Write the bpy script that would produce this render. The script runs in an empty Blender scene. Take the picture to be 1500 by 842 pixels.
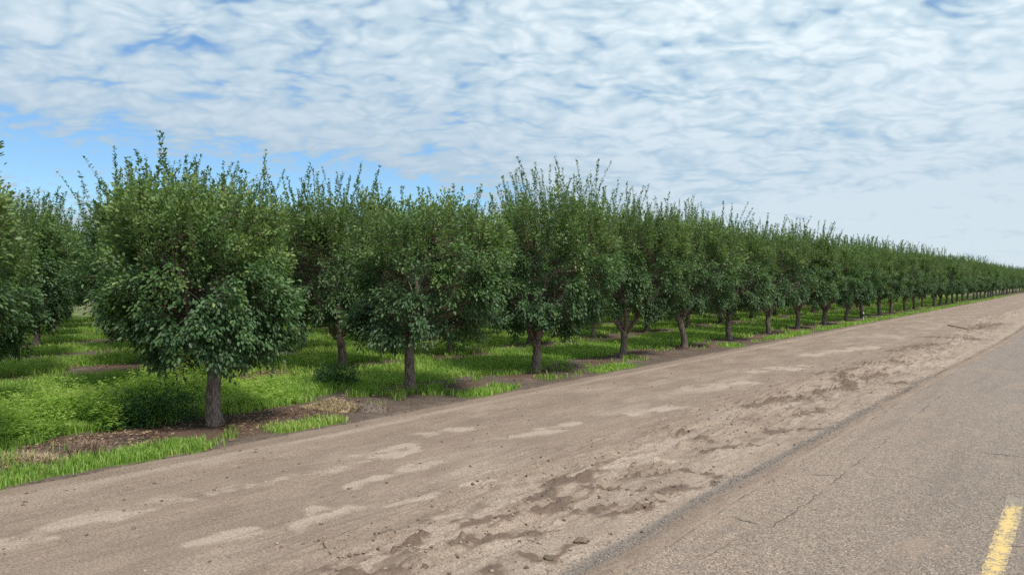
import bpy, math
import numpy as np
from mathutils import Vector

# ------------------------------------------------------------------ camera, world, sun, exposure
scene = bpy.context.scene
COL = scene.collection
F_PX = 1100.0                                   # focal length in pixels of the 1500 px wide photograph
YAW = math.atan(840.0 / F_PX)                   # camera is turned left of the road's direction (+Y)
CT, ST = math.cos(YAW), math.sin(YAW)
CAM_H = 3.0
cam_d = bpy.data.cameras.new('camera')
cam_d.sensor_width = 36.0
cam_d.lens = 36.0 * F_PX / 1500.0
cam_d.clip_end = 20000.0
cam_d.clip_start = 0.1
cam = bpy.data.objects.new('camera', cam_d)
COL.objects.link(cam)
cam.location = (0, 0, CAM_H)
cam.rotation_euler = (math.radians(90.0) - math.atan(9.0 / F_PX), 0, YAW)
scene.camera = cam

SUN_EL = math.radians(55.0)
SUN_AZ = math.atan2(0.94, -0.28)                 # towards +X: behind the camera's right shoulder
sun_d = bpy.data.lights.new('sun', 'SUN')
sun_d.energy = 3.3
sun_d.angle = math.radians(11.0)
sun_d.color = (1.0, 0.955, 0.89)
sun = bpy.data.objects.new('sun', sun_d)
COL.objects.link(sun)
sv = Vector((math.sin(SUN_AZ) * math.cos(SUN_EL), math.cos(SUN_AZ) * math.cos(SUN_EL), math.sin(SUN_EL)))
sun.rotation_euler = (-sv).to_track_quat('-Z', 'Y').to_euler()

scene.view_settings.view_transform = 'Standard'
scene.view_settings.look = 'None'
scene.view_settings.exposure = 0.32
scene.view_settings.gamma = 1.0
scene.view_settings.use_curve_mapping = False
scene.render.engine = 'CYCLES'
scene.cycles.max_bounces = 6
scene.cycles.diffuse_bounces = 3
scene.cycles.transmission_bounces = 3
scene.cycles.transparent_max_bounces = 4
scene.cycles.use_denoising = False

class NT:
    """small helper round a node tree"""
    def __init__(self, tree):
        self.t = tree; self.n = tree.nodes; self.l = tree.links
    def new(self, kind, **kw):
        n = self.n.new(kind)
        for k, v in kw.items():
            setattr(n, k, v)
        return n
    def put(self, sock, v):
        if hasattr(v, 'is_output') or hasattr(v, 'links'):
            self.l.new(v, sock)
        elif isinstance(v, (tuple, list)):
            v = tuple(v)
            if len(sock.default_value) == 4 and len(v) == 3: v = v + (1.0,)
            sock.default_value = v
        else:
            sock.default_value = v
    def math(self, op, a, b=0.0, c=0.0, clamp=False):
        n = self.new('ShaderNodeMath', operation=op, use_clamp=clamp)
        self.put(n.inputs[0], a); self.put(n.inputs[1], b)
        if op in ('MULTIPLY_ADD', 'WRAP', 'SMOOTH_MIN'): self.put(n.inputs[2], c)
        return n.outputs[0]
    def vmath(self, op, a, b=(0, 0, 0)):
        n = self.new('ShaderNodeVectorMath', operation=op)
        self.put(n.inputs[0], a); self.put(n.inputs[1], b)
        return n.outputs['Value'] if op in ('DOT_PRODUCT', 'LENGTH') else n.outputs[0]
    def ramp(self, v, lo, hi, a=0.0, b=1.0, smooth=True):
        n = self.new('ShaderNodeMapRange', interpolation_type='SMOOTHSTEP' if smooth else 'LINEAR')
        self.put(n.inputs['Value'], v); self.put(n.inputs['From Min'], lo); self.put(n.inputs['From Max'], hi)
        self.put(n.inputs['To Min'], a); self.put(n.inputs['To Max'], b)
        return n.outputs['Result']
    def mix(self, f, a, b, blend='MIX'):
        n = self.new('ShaderNodeMix', data_type='RGBA', blend_type=blend)
        self.put(n.inputs[0], f); self.put(n.inputs[6], a); self.put(n.inputs[7], b)
        return n.outputs[2]
    def noise(self, vec, scale, detail=3.0, rough=0.5, dist=0.0):
        n = self.new('ShaderNodeTexNoise')
        self.put(n.inputs['Vector'], vec); n.inputs['Scale'].default_value = scale
        n.inputs['Detail'].default_value = detail; n.inputs['Roughness'].default_value = rough
        n.inputs['Distortion'].default_value = dist
        return n.outputs['Fac']
    def mapping(self, vec, scale=(1, 1, 1), loc=(0, 0, 0), rot=(0, 0, 0)):
        n = self.new('ShaderNodeMapping')
        self.put(n.inputs['Vector'], vec)
        n.inputs['Scale'].default_value = scale; n.inputs['Location'].default_value = loc; n.inputs['Rotation'].default_value = rot
        return n.outputs[0]

world = bpy.data.worlds.new('World')
scene.world = world
world.use_nodes = True
W = NT(world.node_tree)
W.n.clear()
SKY_K = 0.12
w_out = W.new('ShaderNodeOutputWorld')
w_bg = W.new('ShaderNodeBackground')
w_bg.inputs['Strength'].default_value = SKY_K
sky_n = W.new('ShaderNodeTexSky', sky_type='NISHITA', sun_disc=False, sun_elevation=SUN_EL, sun_rotation=SUN_AZ,
              altitude=60.0, air_density=1.0, dust_density=0.6, ozone_density=2.5)
dirv = W.vmath('NORMALIZE', W.new('ShaderNodeTexCoord').outputs['Generated'])
sep = W.new('ShaderNodeSeparateXYZ'); W.put(sep.inputs[0], dirv)
dz = W.math('MAXIMUM', sep.outputs['Z'], 0.0)
den = W.math('ADD', dz, 0.27)
comb = W.new('ShaderNodeCombineXYZ')
W.put(comb.inputs[0], W.math('DIVIDE', sep.outputs['X'], den)); W.put(comb.inputs[1], W.math('DIVIDE', sep.outputs['Y'], den))
cuv = W.mapping(comb.outputs[0], rot=(0, 0, -YAW))           # turned so that the cloud rolls run across the orchard
big = W.noise(W.mapping(cuv, scale=(0.8, 1.0, 1)), 1.3, 3.0, 0.55)
mid = W.noise(W.mapping(cuv, scale=(0.9, 1.1, 1)), 5.2, 3.0, 0.55, 0.3)
fine = W.noise(W.mapping(cuv, scale=(0.9, 1.15, 1)), 24.0, 3.0, 0.6, 0.3)
wn = W.new('ShaderNodeTexNoise'); W.put(wn.inputs['Vector'], cuv); wn.inputs['Scale'].default_value = 5.0; wn.inputs['Detail'].default_value = 3.0
warp = W.vmath('ADD', cuv, W.vmath('SCALE', W.vmath('SUBTRACT', wn.outputs['Color'], (.5, .5, .5)), (0, 0, 0)))
warp.node.inputs[1].links[0].from_node.inputs['Scale'].default_value = 0.22
def puffs(scale, sx, sy, rot):
    v = W.new('ShaderNodeTexVoronoi', feature='SMOOTH_F1', voronoi_dimensions='2D')
    W.put(v.inputs['Vector'], W.mapping(warp, scale=(sx, sy, 1), rot=(0, 0, rot)))
    v.inputs['Scale'].default_value = scale; v.inputs['Smoothness'].default_value = 0.8
    return W.ramp(v.outputs['Distance'], 0.08, 0.75, 1.0, 0.0, False)
puff = W.math('MULTIPLY_ADD', puffs(16.5, .66, 1.0, .2), .62, W.math('MULTIPLY', puffs(36.0, .70, 1.0, -.2), .38))
right = (CT, ST, 0.0)
fwd = (-ST, CT, 0.0)
ax = W.vmath('DOT_PRODUCT', dirv, right)
# a long clear gap low in the left-hand sky
gap_e = W.math('ABSOLUTE', W.math('SUBTRACT', W.math('ADD', dz, W.math('MULTIPLY', ax, 0.13)), 0.068))
gap = W.math('MULTIPLY', W.ramp(gap_e, 0.012, 0.085, 1.0, 0.0), W.ramp(ax, -0.12, 0.25, 1.0, 0.0))
gap = W.math('MULTIPLY', gap, W.ramp(W.vmath('DOT_PRODUCT', dirv, fwd), -0.2, 0.3))
rightness = W.ramp(ax, -0.25, 0.35)
dens = W.math('MULTIPLY_ADD', mid, 0.40, W.math('MULTIPLY', big, 0.34))
dens = W.math('MULTIPLY_ADD', fine, 0.14, dens)
dens = W.math('MULTIPLY_ADD', puff, 0.24, dens)
dens = W.math('SUBTRACT', dens, 0.022)
dens = W.math('ADD', dens, W.math('MULTIPLY', rightness, 0.045))
low = W.ramp(dz, 0.03, 0.17, 1.0, 0.0)
dens = W.math('ADD', dens, W.math('MULTIPLY', W.math('MULTIPLY', low, rightness), 0.13))
dens = W.math('SUBTRACT', dens, W.math('MULTIPLY', gap, 0.25))
cover = W.ramp(dens, 0.34, 0.52, 0.03, 1.0)
shape = W.ramp(dens, 0.44, 0.70)
upr = W.math('ADD', W.ramp(dz, 0.10, 0.36, 0.0, 0.65), W.math('MULTIPLY', rightness, 0.35), clamp=True)
c_lo = W.mix(shape, (0.36, 0.465, 0.565), (0.43, 0.515, 0.595))
c_hi = W.mix(shape, (0.43, 0.565, 0.65), (0.75, 0.835, 0.865))
c_cl = W.mix(upr, c_lo, c_hi)
c_cl = W.mix(1.0, c_cl, (1 / SKY_K, 1 / SKY_K, 1 / SKY_K), 'MULTIPLY')
blue = W.mix(1.0, sky_n.outputs[0], (0.66, 0.86, 1.0), 'MULTIPLY')
skyc = W.mix(W.math('MULTIPLY', cover, 0.93), blue, c_cl)
W.put(w_bg.inputs['Color'], skyc)
W.l.new(w_bg.outputs[0], w_out.inputs['Surface'])

# ------------------------------------------------------------------ helpers
rng = np.random.default_rng(7)

def place(x, y, z=0.0):
    """ground point (world x, y) and depth that stand at pixel x, y of the 1500 x 842 photograph"""
    Z = F_PX * (CAM_H - z) / (y - 412.0)
    X = (x - 750.0) / F_PX * Z
    return (X * CT - Z * ST, X * ST + Z * CT, Z)

_tab = np.random.default_rng(99).random((256, 256))
def vnoise(x, y):
    xi = np.floor(x).astype(int); yi = np.floor(y).astype(int)
    fx = x - xi; fy = y - yi
    fx = fx * fx * (3 - 2 * fx); fy = fy * fy * (3 - 2 * fy)
    a = _tab[xi & 255, yi & 255]; b = _tab[(xi + 1) & 255, yi & 255]
    c = _tab[xi & 255, (yi + 1) & 255]; d = _tab[(xi + 1) & 255, (yi + 1) & 255]
    return (a * (1 - fx) + b * fx) * (1 - fy) + (c * (1 - fx) + d * fx) * fy
def fbm(x, y, octv=4, gain=0.5):
    s = 0; a = 1.0; tot = 0
    for k in range(octv):
        s = s + a * vnoise(x * 2 ** k + 17.3 * k, y * 2 ** k + 9.1 * k); tot += a; a *= gain
    return s / tot
def sstep(e0, e1, x):
    t = np.clip((x - e0) / (e1 - e0), 0, 1)
    return t * t * (3 - 2 * t)

def make_mesh(name, co, loops, starts, mats, attrs=None, smooth=False, matidx=None, domain='FACE'):
    me = bpy.data.meshes.new(name)
    co = np.ascontiguousarray(co, dtype=np.float32)
    me.vertices.add(len(co)); me.vertices.foreach_set('co', co.ravel())
    me.loops.add(len(loops)); me.loops.foreach_set('vertex_index', np.ascontiguousarray(loops, dtype=np.int32))
    me.polygons.add(len(starts)); me.polygons.foreach_set('loop_start', np.ascontiguousarray(starts, dtype=np.int32))
    if smooth:
        me.polygons.foreach_set('use_smooth', np.ones(len(starts), dtype=bool))
    if matidx is not None:
        me.polygons.foreach_set('material_index', np.ascontiguousarray(matidx, dtype=np.int32))
    for m in mats: me.materials.append(m)
    if attrs:
        for k, v in attrs.items():
            a = me.attributes.new(k, 'FLOAT', domain)
            a.data.foreach_set('value', np.ascontiguousarray(v, dtype=np.float32))
    me.update(calc_edges=True)
    return me

def link(name, me, parent=None):
    o = bpy.data.objects.new(name, me); COL.objects.link(o)
    if parent is not None: o.parent = parent
    return o

def tag(o, label=None, cat=None, group=None, kind=None):
    if label: o['label'] = label
    if cat: o['category'] = cat
    if group: o['group'] = group
    if kind: o['kind'] = kind
    return o

def empty(name, loc=(0, 0, 0), rz=0.0):
    o = bpy.data.objects.new(name, None); COL.objects.link(o)
    o.location = loc; o.rotation_euler = (0, 0, rz); o.empty_display_size = 0.3
    return o

def merge(parts):
    """join (co, loops, starts) triples"""
    cs, ls, ss, nv, nl = [], [], [], 0, 0
    for co, lo, st in parts:
        cs.append(co); ls.append(np.asarray(lo) + nv); ss.append(np.asarray(st) + nl)
        nv += len(co); nl += len(lo)
    return np.concatenate(cs), np.concatenate(ls), np.concatenate(ss)

def grid_mesh(xs, ys, zf):
    X, Y = np.meshgrid(xs, ys, indexing='ij')
    Z = zf(X, Y)
    co = np.stack([X, Y, Z], -1).reshape(-1, 3)
    nx, ny = len(xs), len(ys)
    idx = np.arange(nx * ny).reshape(nx, ny)
    q = np.stack([idx[:-1, :-1], idx[1:, :-1], idx[1:, 1:], idx[:-1, 1:]], -1).reshape(-1, 4)
    return co, q.ravel(), np.arange(len(q)) * 4, X.ravel(), Y.ravel()

def graded(marks):
    """coordinates from (value, step) marks: each stretch uses its own step"""
    out = []
    for (a, st), (b, _) in zip(marks[:-1], marks[1:]):
        n = max(1, int(round((b - a) / st)))
        out.append(np.linspace(a, b, n, endpoint=False))
    out.append([marks[-1][0]])
    return np.concatenate(out)

def tube(pts, rad, n=8, cap=True, jitter=0.0, r=None):
    pts = np.asarray(pts, float); rad = np.asarray(rad, float)
    m = len(pts)
    tan = np.gradient(pts, axis=0); tan /= np.linalg.norm(tan, axis=1)[:, None] + 1e-9
    ref = np.array([1.0, 0, 0]) if abs(tan[0][0]) < 0.8 else np.array([0, 1.0, 0])
    co = np.zeros((m, n, 3))
    a = np.arange(n) * 2 * math.pi / n
    for i in range(m):
        u = ref - tan[i] * ref.dot(tan[i]); u /= np.linalg.norm(u); v = np.cross(tan[i], u); ref = u
        rr = rad[i] * (1 + (jitter * (r.random(n) - 0.5) * 2 if jitter else 0))
        co[i] = pts[i] + (np.cos(a) * rr)[:, None] * u + (np.sin(a) * rr)[:, None] * v
    idx = np.arange(m * n).reshape(m, n)
    q = np.stack([idx[:-1], np.roll(idx[:-1], -1, 1), np.roll(idx[1:], -1, 1), idx[1:]], -1).reshape(-1, 4)
    loops = q.ravel(); starts = np.arange(len(q)) * 4
    if cap:
        starts = np.append(starts, [len(loops), len(loops) + n])
        loops = np.concatenate([loops, idx[0][::-1], idx[-1]])
    return co.reshape(-1, 3), loops, starts

def norm(v):
    return v / (np.linalg.norm(v, axis=-1, keepdims=True) + 1e-9)

def leaf_mesh(pos, d, nrm, L, Wd, fold=0.25, droop=0.15):
    """oval leaves folded along the midrib: 6 points and two quads each"""
    d = norm(d); s = norm(np.cross(d, nrm)); n = np.cross(s, d)
    L = L[:, None]; Wd = Wd[:, None]
    def pt(a, b, c): return pos + d * L * a + s * Wd * b + n * (Wd * c) - np.array([0, 0, 1.0]) * L * droop * a * a
    co = np.stack([pt(0, 0, 0), pt(.30, -.42, fold), pt(.70, -.36, fold * .9), pt(1, 0, 0), pt(.70, .36, fold * .9), pt(.30, .42, fold)], 1)
    k = np.arange(len(pos))[:, None] * 6
    loops = (k + np.array([0, 3, 2, 1, 0, 5, 4, 3])).ravel()
    return co.reshape(-1, 3), loops, np.arange(len(pos) * 2) * 4

def blade_mesh(pos, d, H, Wd, bend):
    """grass blades: a quad and a tip triangle each"""
    up = np.array([0, 0, 1.0]); d = norm(d); s = np.cross(d, up)
    H = H[:, None]; Wd = Wd[:, None]; bend = bend[:, None]
    m = pos + up * H * .55 + d * H * bend * .3
    t = pos + up * H * (1 - .35 * bend) + d * H * bend
    co = np.stack([pos - s * Wd * .5, pos + s * Wd * .5, m - s * Wd * .42, m + s * Wd * .42, t], 1)
    k = np.arange(len(pos))[:, None] * 5
    loops = (k + np.array([0, 1, 3, 2, 2, 3, 4])).ravel()
    starts = (np.arange(len(pos))[:, None] * 7 + np.array([0, 4])).ravel()
    return co.reshape(-1, 3), loops, starts

_t = (1 + 5 ** .5) / 2
ICO_V = norm(np.array([(-1, _t, 0), (1, _t, 0), (-1, -_t, 0), (1, -_t, 0), (0, -1, _t), (0, 1, _t), (0, -1, -_t), (0, 1, -_t), (_t, 0, -1), (_t, 0, 1), (-_t, 0, -1), (-_t, 0, 1)], float))
ICO_F = np.array([(0, 11, 5), (0, 5, 1), (0, 1, 7), (0, 7, 10), (0, 10, 11), (1, 5, 9), (5, 11, 4), (11, 10, 2), (10, 7, 6), (7, 1, 8), (3, 9, 4), (3, 4, 2), (3, 2, 6), (3, 6, 8), (3, 8, 9), (4, 9, 5), (2, 4, 11), (6, 2, 10), (8, 6, 7), (9, 8, 1)])
def stones(pos, size, flat=0.6, r=rng):
    n = len(pos)
    v = ICO_V[None] * (0.7 + 0.6 * r.random((n, 12, 1))) * size[:, None, None]
    a = r.random(n) * 2 * math.pi; c, s = np.cos(a)[:, None], np.sin(a)[:, None]
    el = 0.7 + 0.7 * r.random((n, 1))
    x = v[..., 0] * el; y = v[..., 1]; z = v[..., 2] * flat
    co = np.stack([x * c - y * s, x * s + y * c, z], -1) + pos[:, None, :]
    loops = (np.arange(n)[:, None, None] * 12 + ICO_F[None]).reshape(-1)
    return co.reshape(-1, 3), loops, np.arange(n * 20) * 3

# ------------------------------------------------------------------ materials
def material(name):
    m = bpy.data.materials.new(name); m.use_nodes = True
    T = NT(m.node_tree); T.n.clear()
    out = T.new('ShaderNodeOutputMaterial'); b = T.new('ShaderNodeBsdfPrincipled')
    T.l.new(b.outputs[0], out.inputs['Surface'])
    T.out = out; T.b = b
    T.obj = T.new('ShaderNodeTexCoord').outputs['Object']
    return m, T
def bump(T, h, strength=0.4, dist=0.02, normal=None):
    n = T.new('ShaderNodeBump'); n.inputs['Strength'].default_value = strength; n.inputs['Distance'].default_value = dist
    T.put(n.inputs['Height'], h)
    if normal is not None: T.put(n.inputs['Normal'], normal)
    T.l.new(n.outputs[0], T.b.inputs['Normal'])
    return n.outputs[0]
def attr(T, name):
    return T.new('ShaderNodeAttribute', attribute_name=name).outputs['Fac']

def leaf_material(name, c0, c1, c2, trans=0.3, rough=0.42, vary=True, spec=0.5):
    m, T = material(name)
    a = attr(T, 'tint')
    col = T.mix(T.ramp(a, 0.0, 0.5, smooth=False), c0, c1)
    col = T.mix(T.ramp(a, 0.5, 1.0, smooth=False), col, c2)
    if vary:
        oi = T.new('ShaderNodeObjectInfo').outputs['Random']
        col = T.mix(T.ramp(oi, 0, 1, 0.0, 0.22, False), col, (0.10, 0.125, 0.04))
    geo = T.new('ShaderNodeNewGeometry')
    under = T.mix(0.35, col, (0.16, 0.20, 0.13))
    col2 = T.mix(geo.outputs['Backfacing'], col, under) if name == 'tree_leaf' else col
    T.put(T.b.inputs['Base Color'], col2)
    T.b.inputs['Roughness'].default_value = rough
    T.b.inputs['Specular IOR Level'].default_value = spec
    tr = T.new('ShaderNodeBsdfTranslucent')
    T.put(tr.inputs['Color'], T.mix(1.0, col, (1.5, 1.7, 0.8), 'MULTIPLY'))
    mx = T.new('ShaderNodeMixShader'); mx.inputs[0].default_value = trans
    T.l.new(T.b.outputs[0], mx.inputs[1]); T.l.new(tr.outputs[0], mx.inputs[2])
    T.l.new(mx.outputs[0], T.out.inputs['Surface'])
    return m
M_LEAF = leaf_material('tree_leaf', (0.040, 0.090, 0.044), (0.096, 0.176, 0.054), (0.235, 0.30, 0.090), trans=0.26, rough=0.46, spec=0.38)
M_GRASS = leaf_material('grass_blade', (0.13, 0.24, 0.048), (0.27, 0.41, 0.078), (0.50, 0.46, 0.21), trans=0.38, rough=0.55, vary=False, spec=0.25)
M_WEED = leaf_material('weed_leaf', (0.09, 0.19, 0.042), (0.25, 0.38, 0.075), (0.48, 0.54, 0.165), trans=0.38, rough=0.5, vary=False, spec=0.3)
M_BUSH = leaf_material('bush_leaf', (0.03, 0.085, 0.035), (0.055, 0.14, 0.045), (0.12, 0.22, 0.06), trans=0.25, rough=0.5, vary=False, spec=0.3)

M_BARK, T = material('bark')
st = T.mapping(T.obj, scale=(1, 1, 0.22))
n1 = T.noise(st, 26, 5, 0.65); n2 = T.noise(T.obj, 5, 3)
col = T.mix(T.ramp(n1, 0.35, 0.66), (0.085, 0.063, 0.053), (0.30, 0.235, 0.20))
col = T.mix(T.ramp(n2, 0.55, 0.75, 0, 0.6), col, (0.36, 0.31, 0.27))
T.put(T.b.inputs['Base Color'], col); T.b.inputs['Roughness'].default_value = 0.9
bump(T, n1, 0.9, 0.03)
M_TWIG, T = material('twig')
T.put(T.b.inputs['Base Color'], (0.11, 0.075, 0.05)); T.b.inputs['Roughness'].default_value = 0.8

# orchard floor: bare soil, mulch and green cover
M_GROUND, T = material('orchard_soil')
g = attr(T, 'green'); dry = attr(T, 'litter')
n1 = T.noise(T.obj, 1.3, 5, 0.6); n2 = T.noise(T.obj, 14, 6, 0.7); n3 = T.noise(T.obj, 55, 3, 0.7)
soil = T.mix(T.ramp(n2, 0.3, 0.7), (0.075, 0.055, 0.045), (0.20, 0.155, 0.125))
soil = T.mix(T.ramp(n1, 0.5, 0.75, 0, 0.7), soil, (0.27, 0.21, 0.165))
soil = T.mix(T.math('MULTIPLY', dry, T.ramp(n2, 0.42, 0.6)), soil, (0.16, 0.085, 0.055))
turf = T.mix(T.ramp(n2, 0.3, 0.7), (0.085, 0.135, 0.03), (0.18, 0.26, 0.055))
turf = T.mix(T.ramp(n1, 0.5, 0.75, 0, 0.6), turf, (0.20, 0.23, 0.06))
gm = T.ramp(T.math('ADD', g, T.math('MULTIPLY', T.math('SUBTRACT', n2, 0.5), 0.9)), 0.35, 0.65)
T.put(T.b.inputs['Base Color'], T.mix(gm, soil, turf)); T.b.inputs['Roughness'].default_value = 0.95
T.b.inputs['Specular IOR Level'].default_value = 0.15
bump(T, T.math('ADD', n2, T.math('MULTIPLY', n3, 0.4)), 0.9, 0.06)

# dirt shoulder
M_DIRT, T = material('dirt')
moist = attr(T, 'moist'); crust = attr(T, 'crust'); grav = attr(T, 'gravel')
lv = T.mapping(T.obj, scale=(1.0, 0.28, 1.0))
n1 = T.noise(lv, 1.8, 7, 0.65); n2 = T.noise(lv, 7.0, 6, 0.68, 0.4); n3 = T.noise(T.obj, 34, 5, 0.72); n4 = T.noise(T.obj, 110, 2, 0.6)
col = T.mix(T.ramp(n1, 0.35, 0.68), (0.248, 0.187, 0.146), (0.310, 0.237, 0.186))
col = T.mix(T.ramp(n2, 0.48, 0.74, 0, 0.55), col, (0.345, 0.272, 0.212))
cr = T.ramp(T.math('ADD', crust, T.math('MULTIPLY', T.math('SUBTRACT', n3, 0.5), 0.30)), 0.30, 0.72)
col = T.mix(T.math('MULTIPLY', cr, 0.85), col, (0.44, 0.354, 0.285))
tr_ = T.noise(T.mapping(T.obj, scale=(1.0, 0.055, 1.0)), 11, 5, 0.65)
col = T.mix(T.ramp(tr_, 0.50, 0.68, 0, 0.38), col, (0.185, 0.136, 0.104))
mo = T.ramp(T.math('ADD', moist, T.math('MULTIPLY', T.math('SUBTRACT', n3, 0.5), 1.5)), 0.35, 0.85)
col = T.mix(T.math('MULTIPLY', mo, 0.85), col, (0.150, 0.108, 0.082))
gr = T.ramp(T.math('ADD', grav, T.math('MULTIPLY', T.math('SUBTRACT', n3, 0.5), 1.3)), 0.40, 0.70)
col = T.mix(T.math('MULTIPLY', gr, 0.6), col, (0.17, 0.150, 0.135))
sp = T.ramp(n4, 0.30, 0.46, 0.62, 1.0)
col = T.mix(1.0, col, T.mix(T.ramp(n3, 0.32, 0.68), (0.66, 0.64, 0.62), (1.22, 1.22, 1.22)), 'MULTIPLY')
spc = T.new('ShaderNodeCombineColor'); [T.put(spc.inputs[i], sp) for i in range(3)]
col = T.mix(1.0, col, spc.outputs[0], 'MULTIPLY')
T.put(T.b.inputs['Base Color'], col); T.b.inputs['Roughness'].default_value = 0.95
T.b.inputs['Specular IOR Level'].default_value = 0.15
bump(T, T.math('ADD', T.math('MULTIPLY', n3, 1.0), T.math('MULTIPLY', n4, 0.5)), 0.7, 0.02)

# weathered, dusted asphalt
M_ASPH, T = material('weathered_asphalt')
sx = T.new('ShaderNodeSeparateXYZ'); T.put(sx.inputs[0], T.obj)
vor = T.new('ShaderNodeTexVoronoi'); T.put(vor.inputs['Vector'], T.obj); vor.inputs['Scale'].default_value = 62
vc = T.new('ShaderNodeSeparateColor'); T.put(vc.inputs[0], vor.outputs['Color'])
lv = T.mapping(T.obj, scale=(1.0, 0.16, 1.0))
n1 = T.noise(lv, 0.8, 4, 0.6); n2 = T.noise(T.obj, 3.5, 5, 0.65); n3 = T.noise(T.obj, 120, 2, 0.6)
col = T.mix(T.ramp(n1, 0.35, 0.7), (0.188, 0.153, 0.126), (0.236, 0.192, 0.158))
dust = T.ramp(T.math('ADD', sx.outputs['X'], T.math('MULTIPLY', n2, 1.2)), -3.5, -0.6, 0.95, 0.1)
col = T.mix(dust, col, (0.272, 0.208, 0.160))
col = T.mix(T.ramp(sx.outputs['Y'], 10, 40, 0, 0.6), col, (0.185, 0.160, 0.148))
col = T.mix(T.ramp(vc.outputs[0], 0.45, 1.0, 0, 0.75), col, (0.44, 0.385, 0.325))
col = T.mix(T.ramp(vc.outputs[1], 0.40, 1.0, 0, 0.85), col, (0.070, 0.060, 0.053))
col = T.mix(T.ramp(n2, 0.42, 0.7, 0, 0.35), col, (0.165, 0.148, 0.132))
n5 = T.noise(T.mapping(T.obj, scale=(1.0, 0.10, 1.0)), 2.6, 5, 0.6)
col = T.mix(T.ramp(n5, 0.50, 0.68, 0, 0.40), col, (0.145, 0.122, 0.105))
col = T.mix(T.ramp(T.noise(T.mapping(T.obj, scale=(1.0, 0.35, 1.0)), 1.1, 6, 0.65), 0.52, 0.66, 0, 0.45), col, (0.285, 0.222, 0.172))
col = T.mix(1.0, col, (1.07, 1.00, .95), 'MULTIPLY')
T.put(T.b.inputs['Base Color'], col); T.b.inputs['Roughness'].default_value = 0.85
T.b.inputs['Specular IOR Level'].default_value = 0.3
bump(T, T.math('ADD', n3, T.math('MULTIPLY', vor.outputs['Distance'], 0.6)), 0.6, 0.008)

M_PAINT, T = material('worn_yellow_paint')
n1 = T.noise(T.obj, 9, 6, 0.75); n2 = T.noise(T.obj, 90, 2, 0.6); fade = attr(T, 'fade')
col = T.mix(T.ramp(n2, 0.35, 0.7), (0.56, 0.385, 0.125), (0.70, 0.50, 0.20))
vor = T.new('ShaderNodeTexVoronoi'); T.put(vor.inputs['Vector'], T.obj); vor.inputs['Scale'].default_value = 62
vc = T.new('ShaderNodeSeparateColor'); T.put(vc.inputs[0], vor.outputs['Color'])
bare = T.mix(T.ramp(vc.outputs[1], 0.4, 1.0), (0.25, 0.205, 0.17), (0.10, 0.085, 0.072))
wear = T.ramp(T.math('ADD', T.math('ADD', n1, T.math('MULTIPLY', fade, 0.42)), T.math('MULTIPLY', T.math('SUBTRACT', vc.outputs[0], 0.5), 0.30)), 0.57, 0.66)
col = T.mix(T.math('MULTIPLY', wear, 0.92), col, bare)
T.put(T.b.inputs['Base Color'], col); T.b.inputs['Roughness'].default_value = 0.7
bump(T, n2, 0.4, 0.004)

def simple(name, c0, c1, scale=20, rough=0.9, bstr=0.5):
    m, T = material(name)
    n = T.noise(T.obj, scale, 5, 0.65)
    T.put(T.b.inputs['Base Color'], T.mix(T.ramp(n, 0.3, 0.7), c0, c1)); T.b.inputs['Roughness'].default_value = rough
    T.b.inputs['Specular IOR Level'].default_value = 0.2
    bump(T, n, bstr, 0.02)
    return m
M_CRACK = simple('crack_dirt', (0.075, 0.06, 0.05), (0.16, 0.13, 0.105), 40)
M_CLOD = simple('damp_clod', (0.09, 0.062, 0.045), (0.23, 0.17, 0.125), 22)
M_MOUND = simple('grey_soil', (0.075, 0.058, 0.048), (0.20, 0.16, 0.135), 18)
M_STICK = simple('dry_stick', (0.13, 0.09, 0.065), (0.30, 0.23, 0.175), 30)
M_STRAW = simple('straw', (0.28, 0.21, 0.12), (0.50, 0.40, 0.24), 12)
M_DRY = simple('dry_stalk', (0.16, 0.10, 0.07), (0.36, 0.26, 0.19), 12)
M_WHITE = simple('white_plastic', (0.62, 0.62, 0.60), (0.80, 0.80, 0.78), 30, 0.5, 0.05)
M_BLACK = simple('black_plastic', (0.02, 0.02, 0.02), (0.05, 0.05, 0.045), 30, 0.5, 0.05)

def tinted(name, c0, c1, c2, rough=0.9):
    m, T = material(name)
    a = attr(T, 'tint')
    col = T.mix(T.ramp(a, 0, 0.5, smooth=False), c0, c1); col = T.mix(T.ramp(a, 0.5, 1, smooth=False), col, c2)
    T.put(T.b.inputs['Base Color'], col); T.b.inputs['Roughness'].default_value = rough
    T.b.inputs['Specular IOR Level'].default_value = 0.2
    return m
M_GRAVEL = tinted('gravel_stone', (0.085, 0.078, 0.073), (0.22, 0.19, 0.165), (0.40, 0.34, 0.29))
M_CRUMB = tinted('soil_crumb', (0.10, 0.070, 0.052), (0.22, 0.165, 0.125), (0.38, 0.30, 0.235))
M_LITTER = tinted('fallen_leaf', (0.085, 0.05, 0.036), (0.21, 0.125, 0.08), (0.40, 0.29, 0.18))

# ------------------------------------------------------------------ layout
P1, ROW, S, T0 = 14.19, 6.15, 5.67, 8.55
EDGE_P = 12.55                                   # dirt gives way to the orchard floor
def asphalt_edge(t):                             # distance of the asphalt's edge to the left of the camera
    return 3.78 - 0.85 * sstep(10, 55, t) + 0.10 * (fbm(t * 0.5 + 50, t * 0 + 3.3) - .5)

def ground_z(x, y):
    p = -x
    d = np.abs(np.mod(p - P1 + ROW / 2, ROW) - ROW / 2)
    z = 0.07 * (1 - sstep(0.2, 1.4, d)) + 0.07 * (fbm(x * .9, y * .9, 3) - .5) + 0.03 * (fbm(x * 5, y * 5, 2) - .5)
    z = z * sstep(12.3, 13.1, p)
    return np.where(p > EDGE_P - .2, z, z - 0.22 * (1 - sstep(-0.35, 0.0, p - EDGE_P)))

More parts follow.
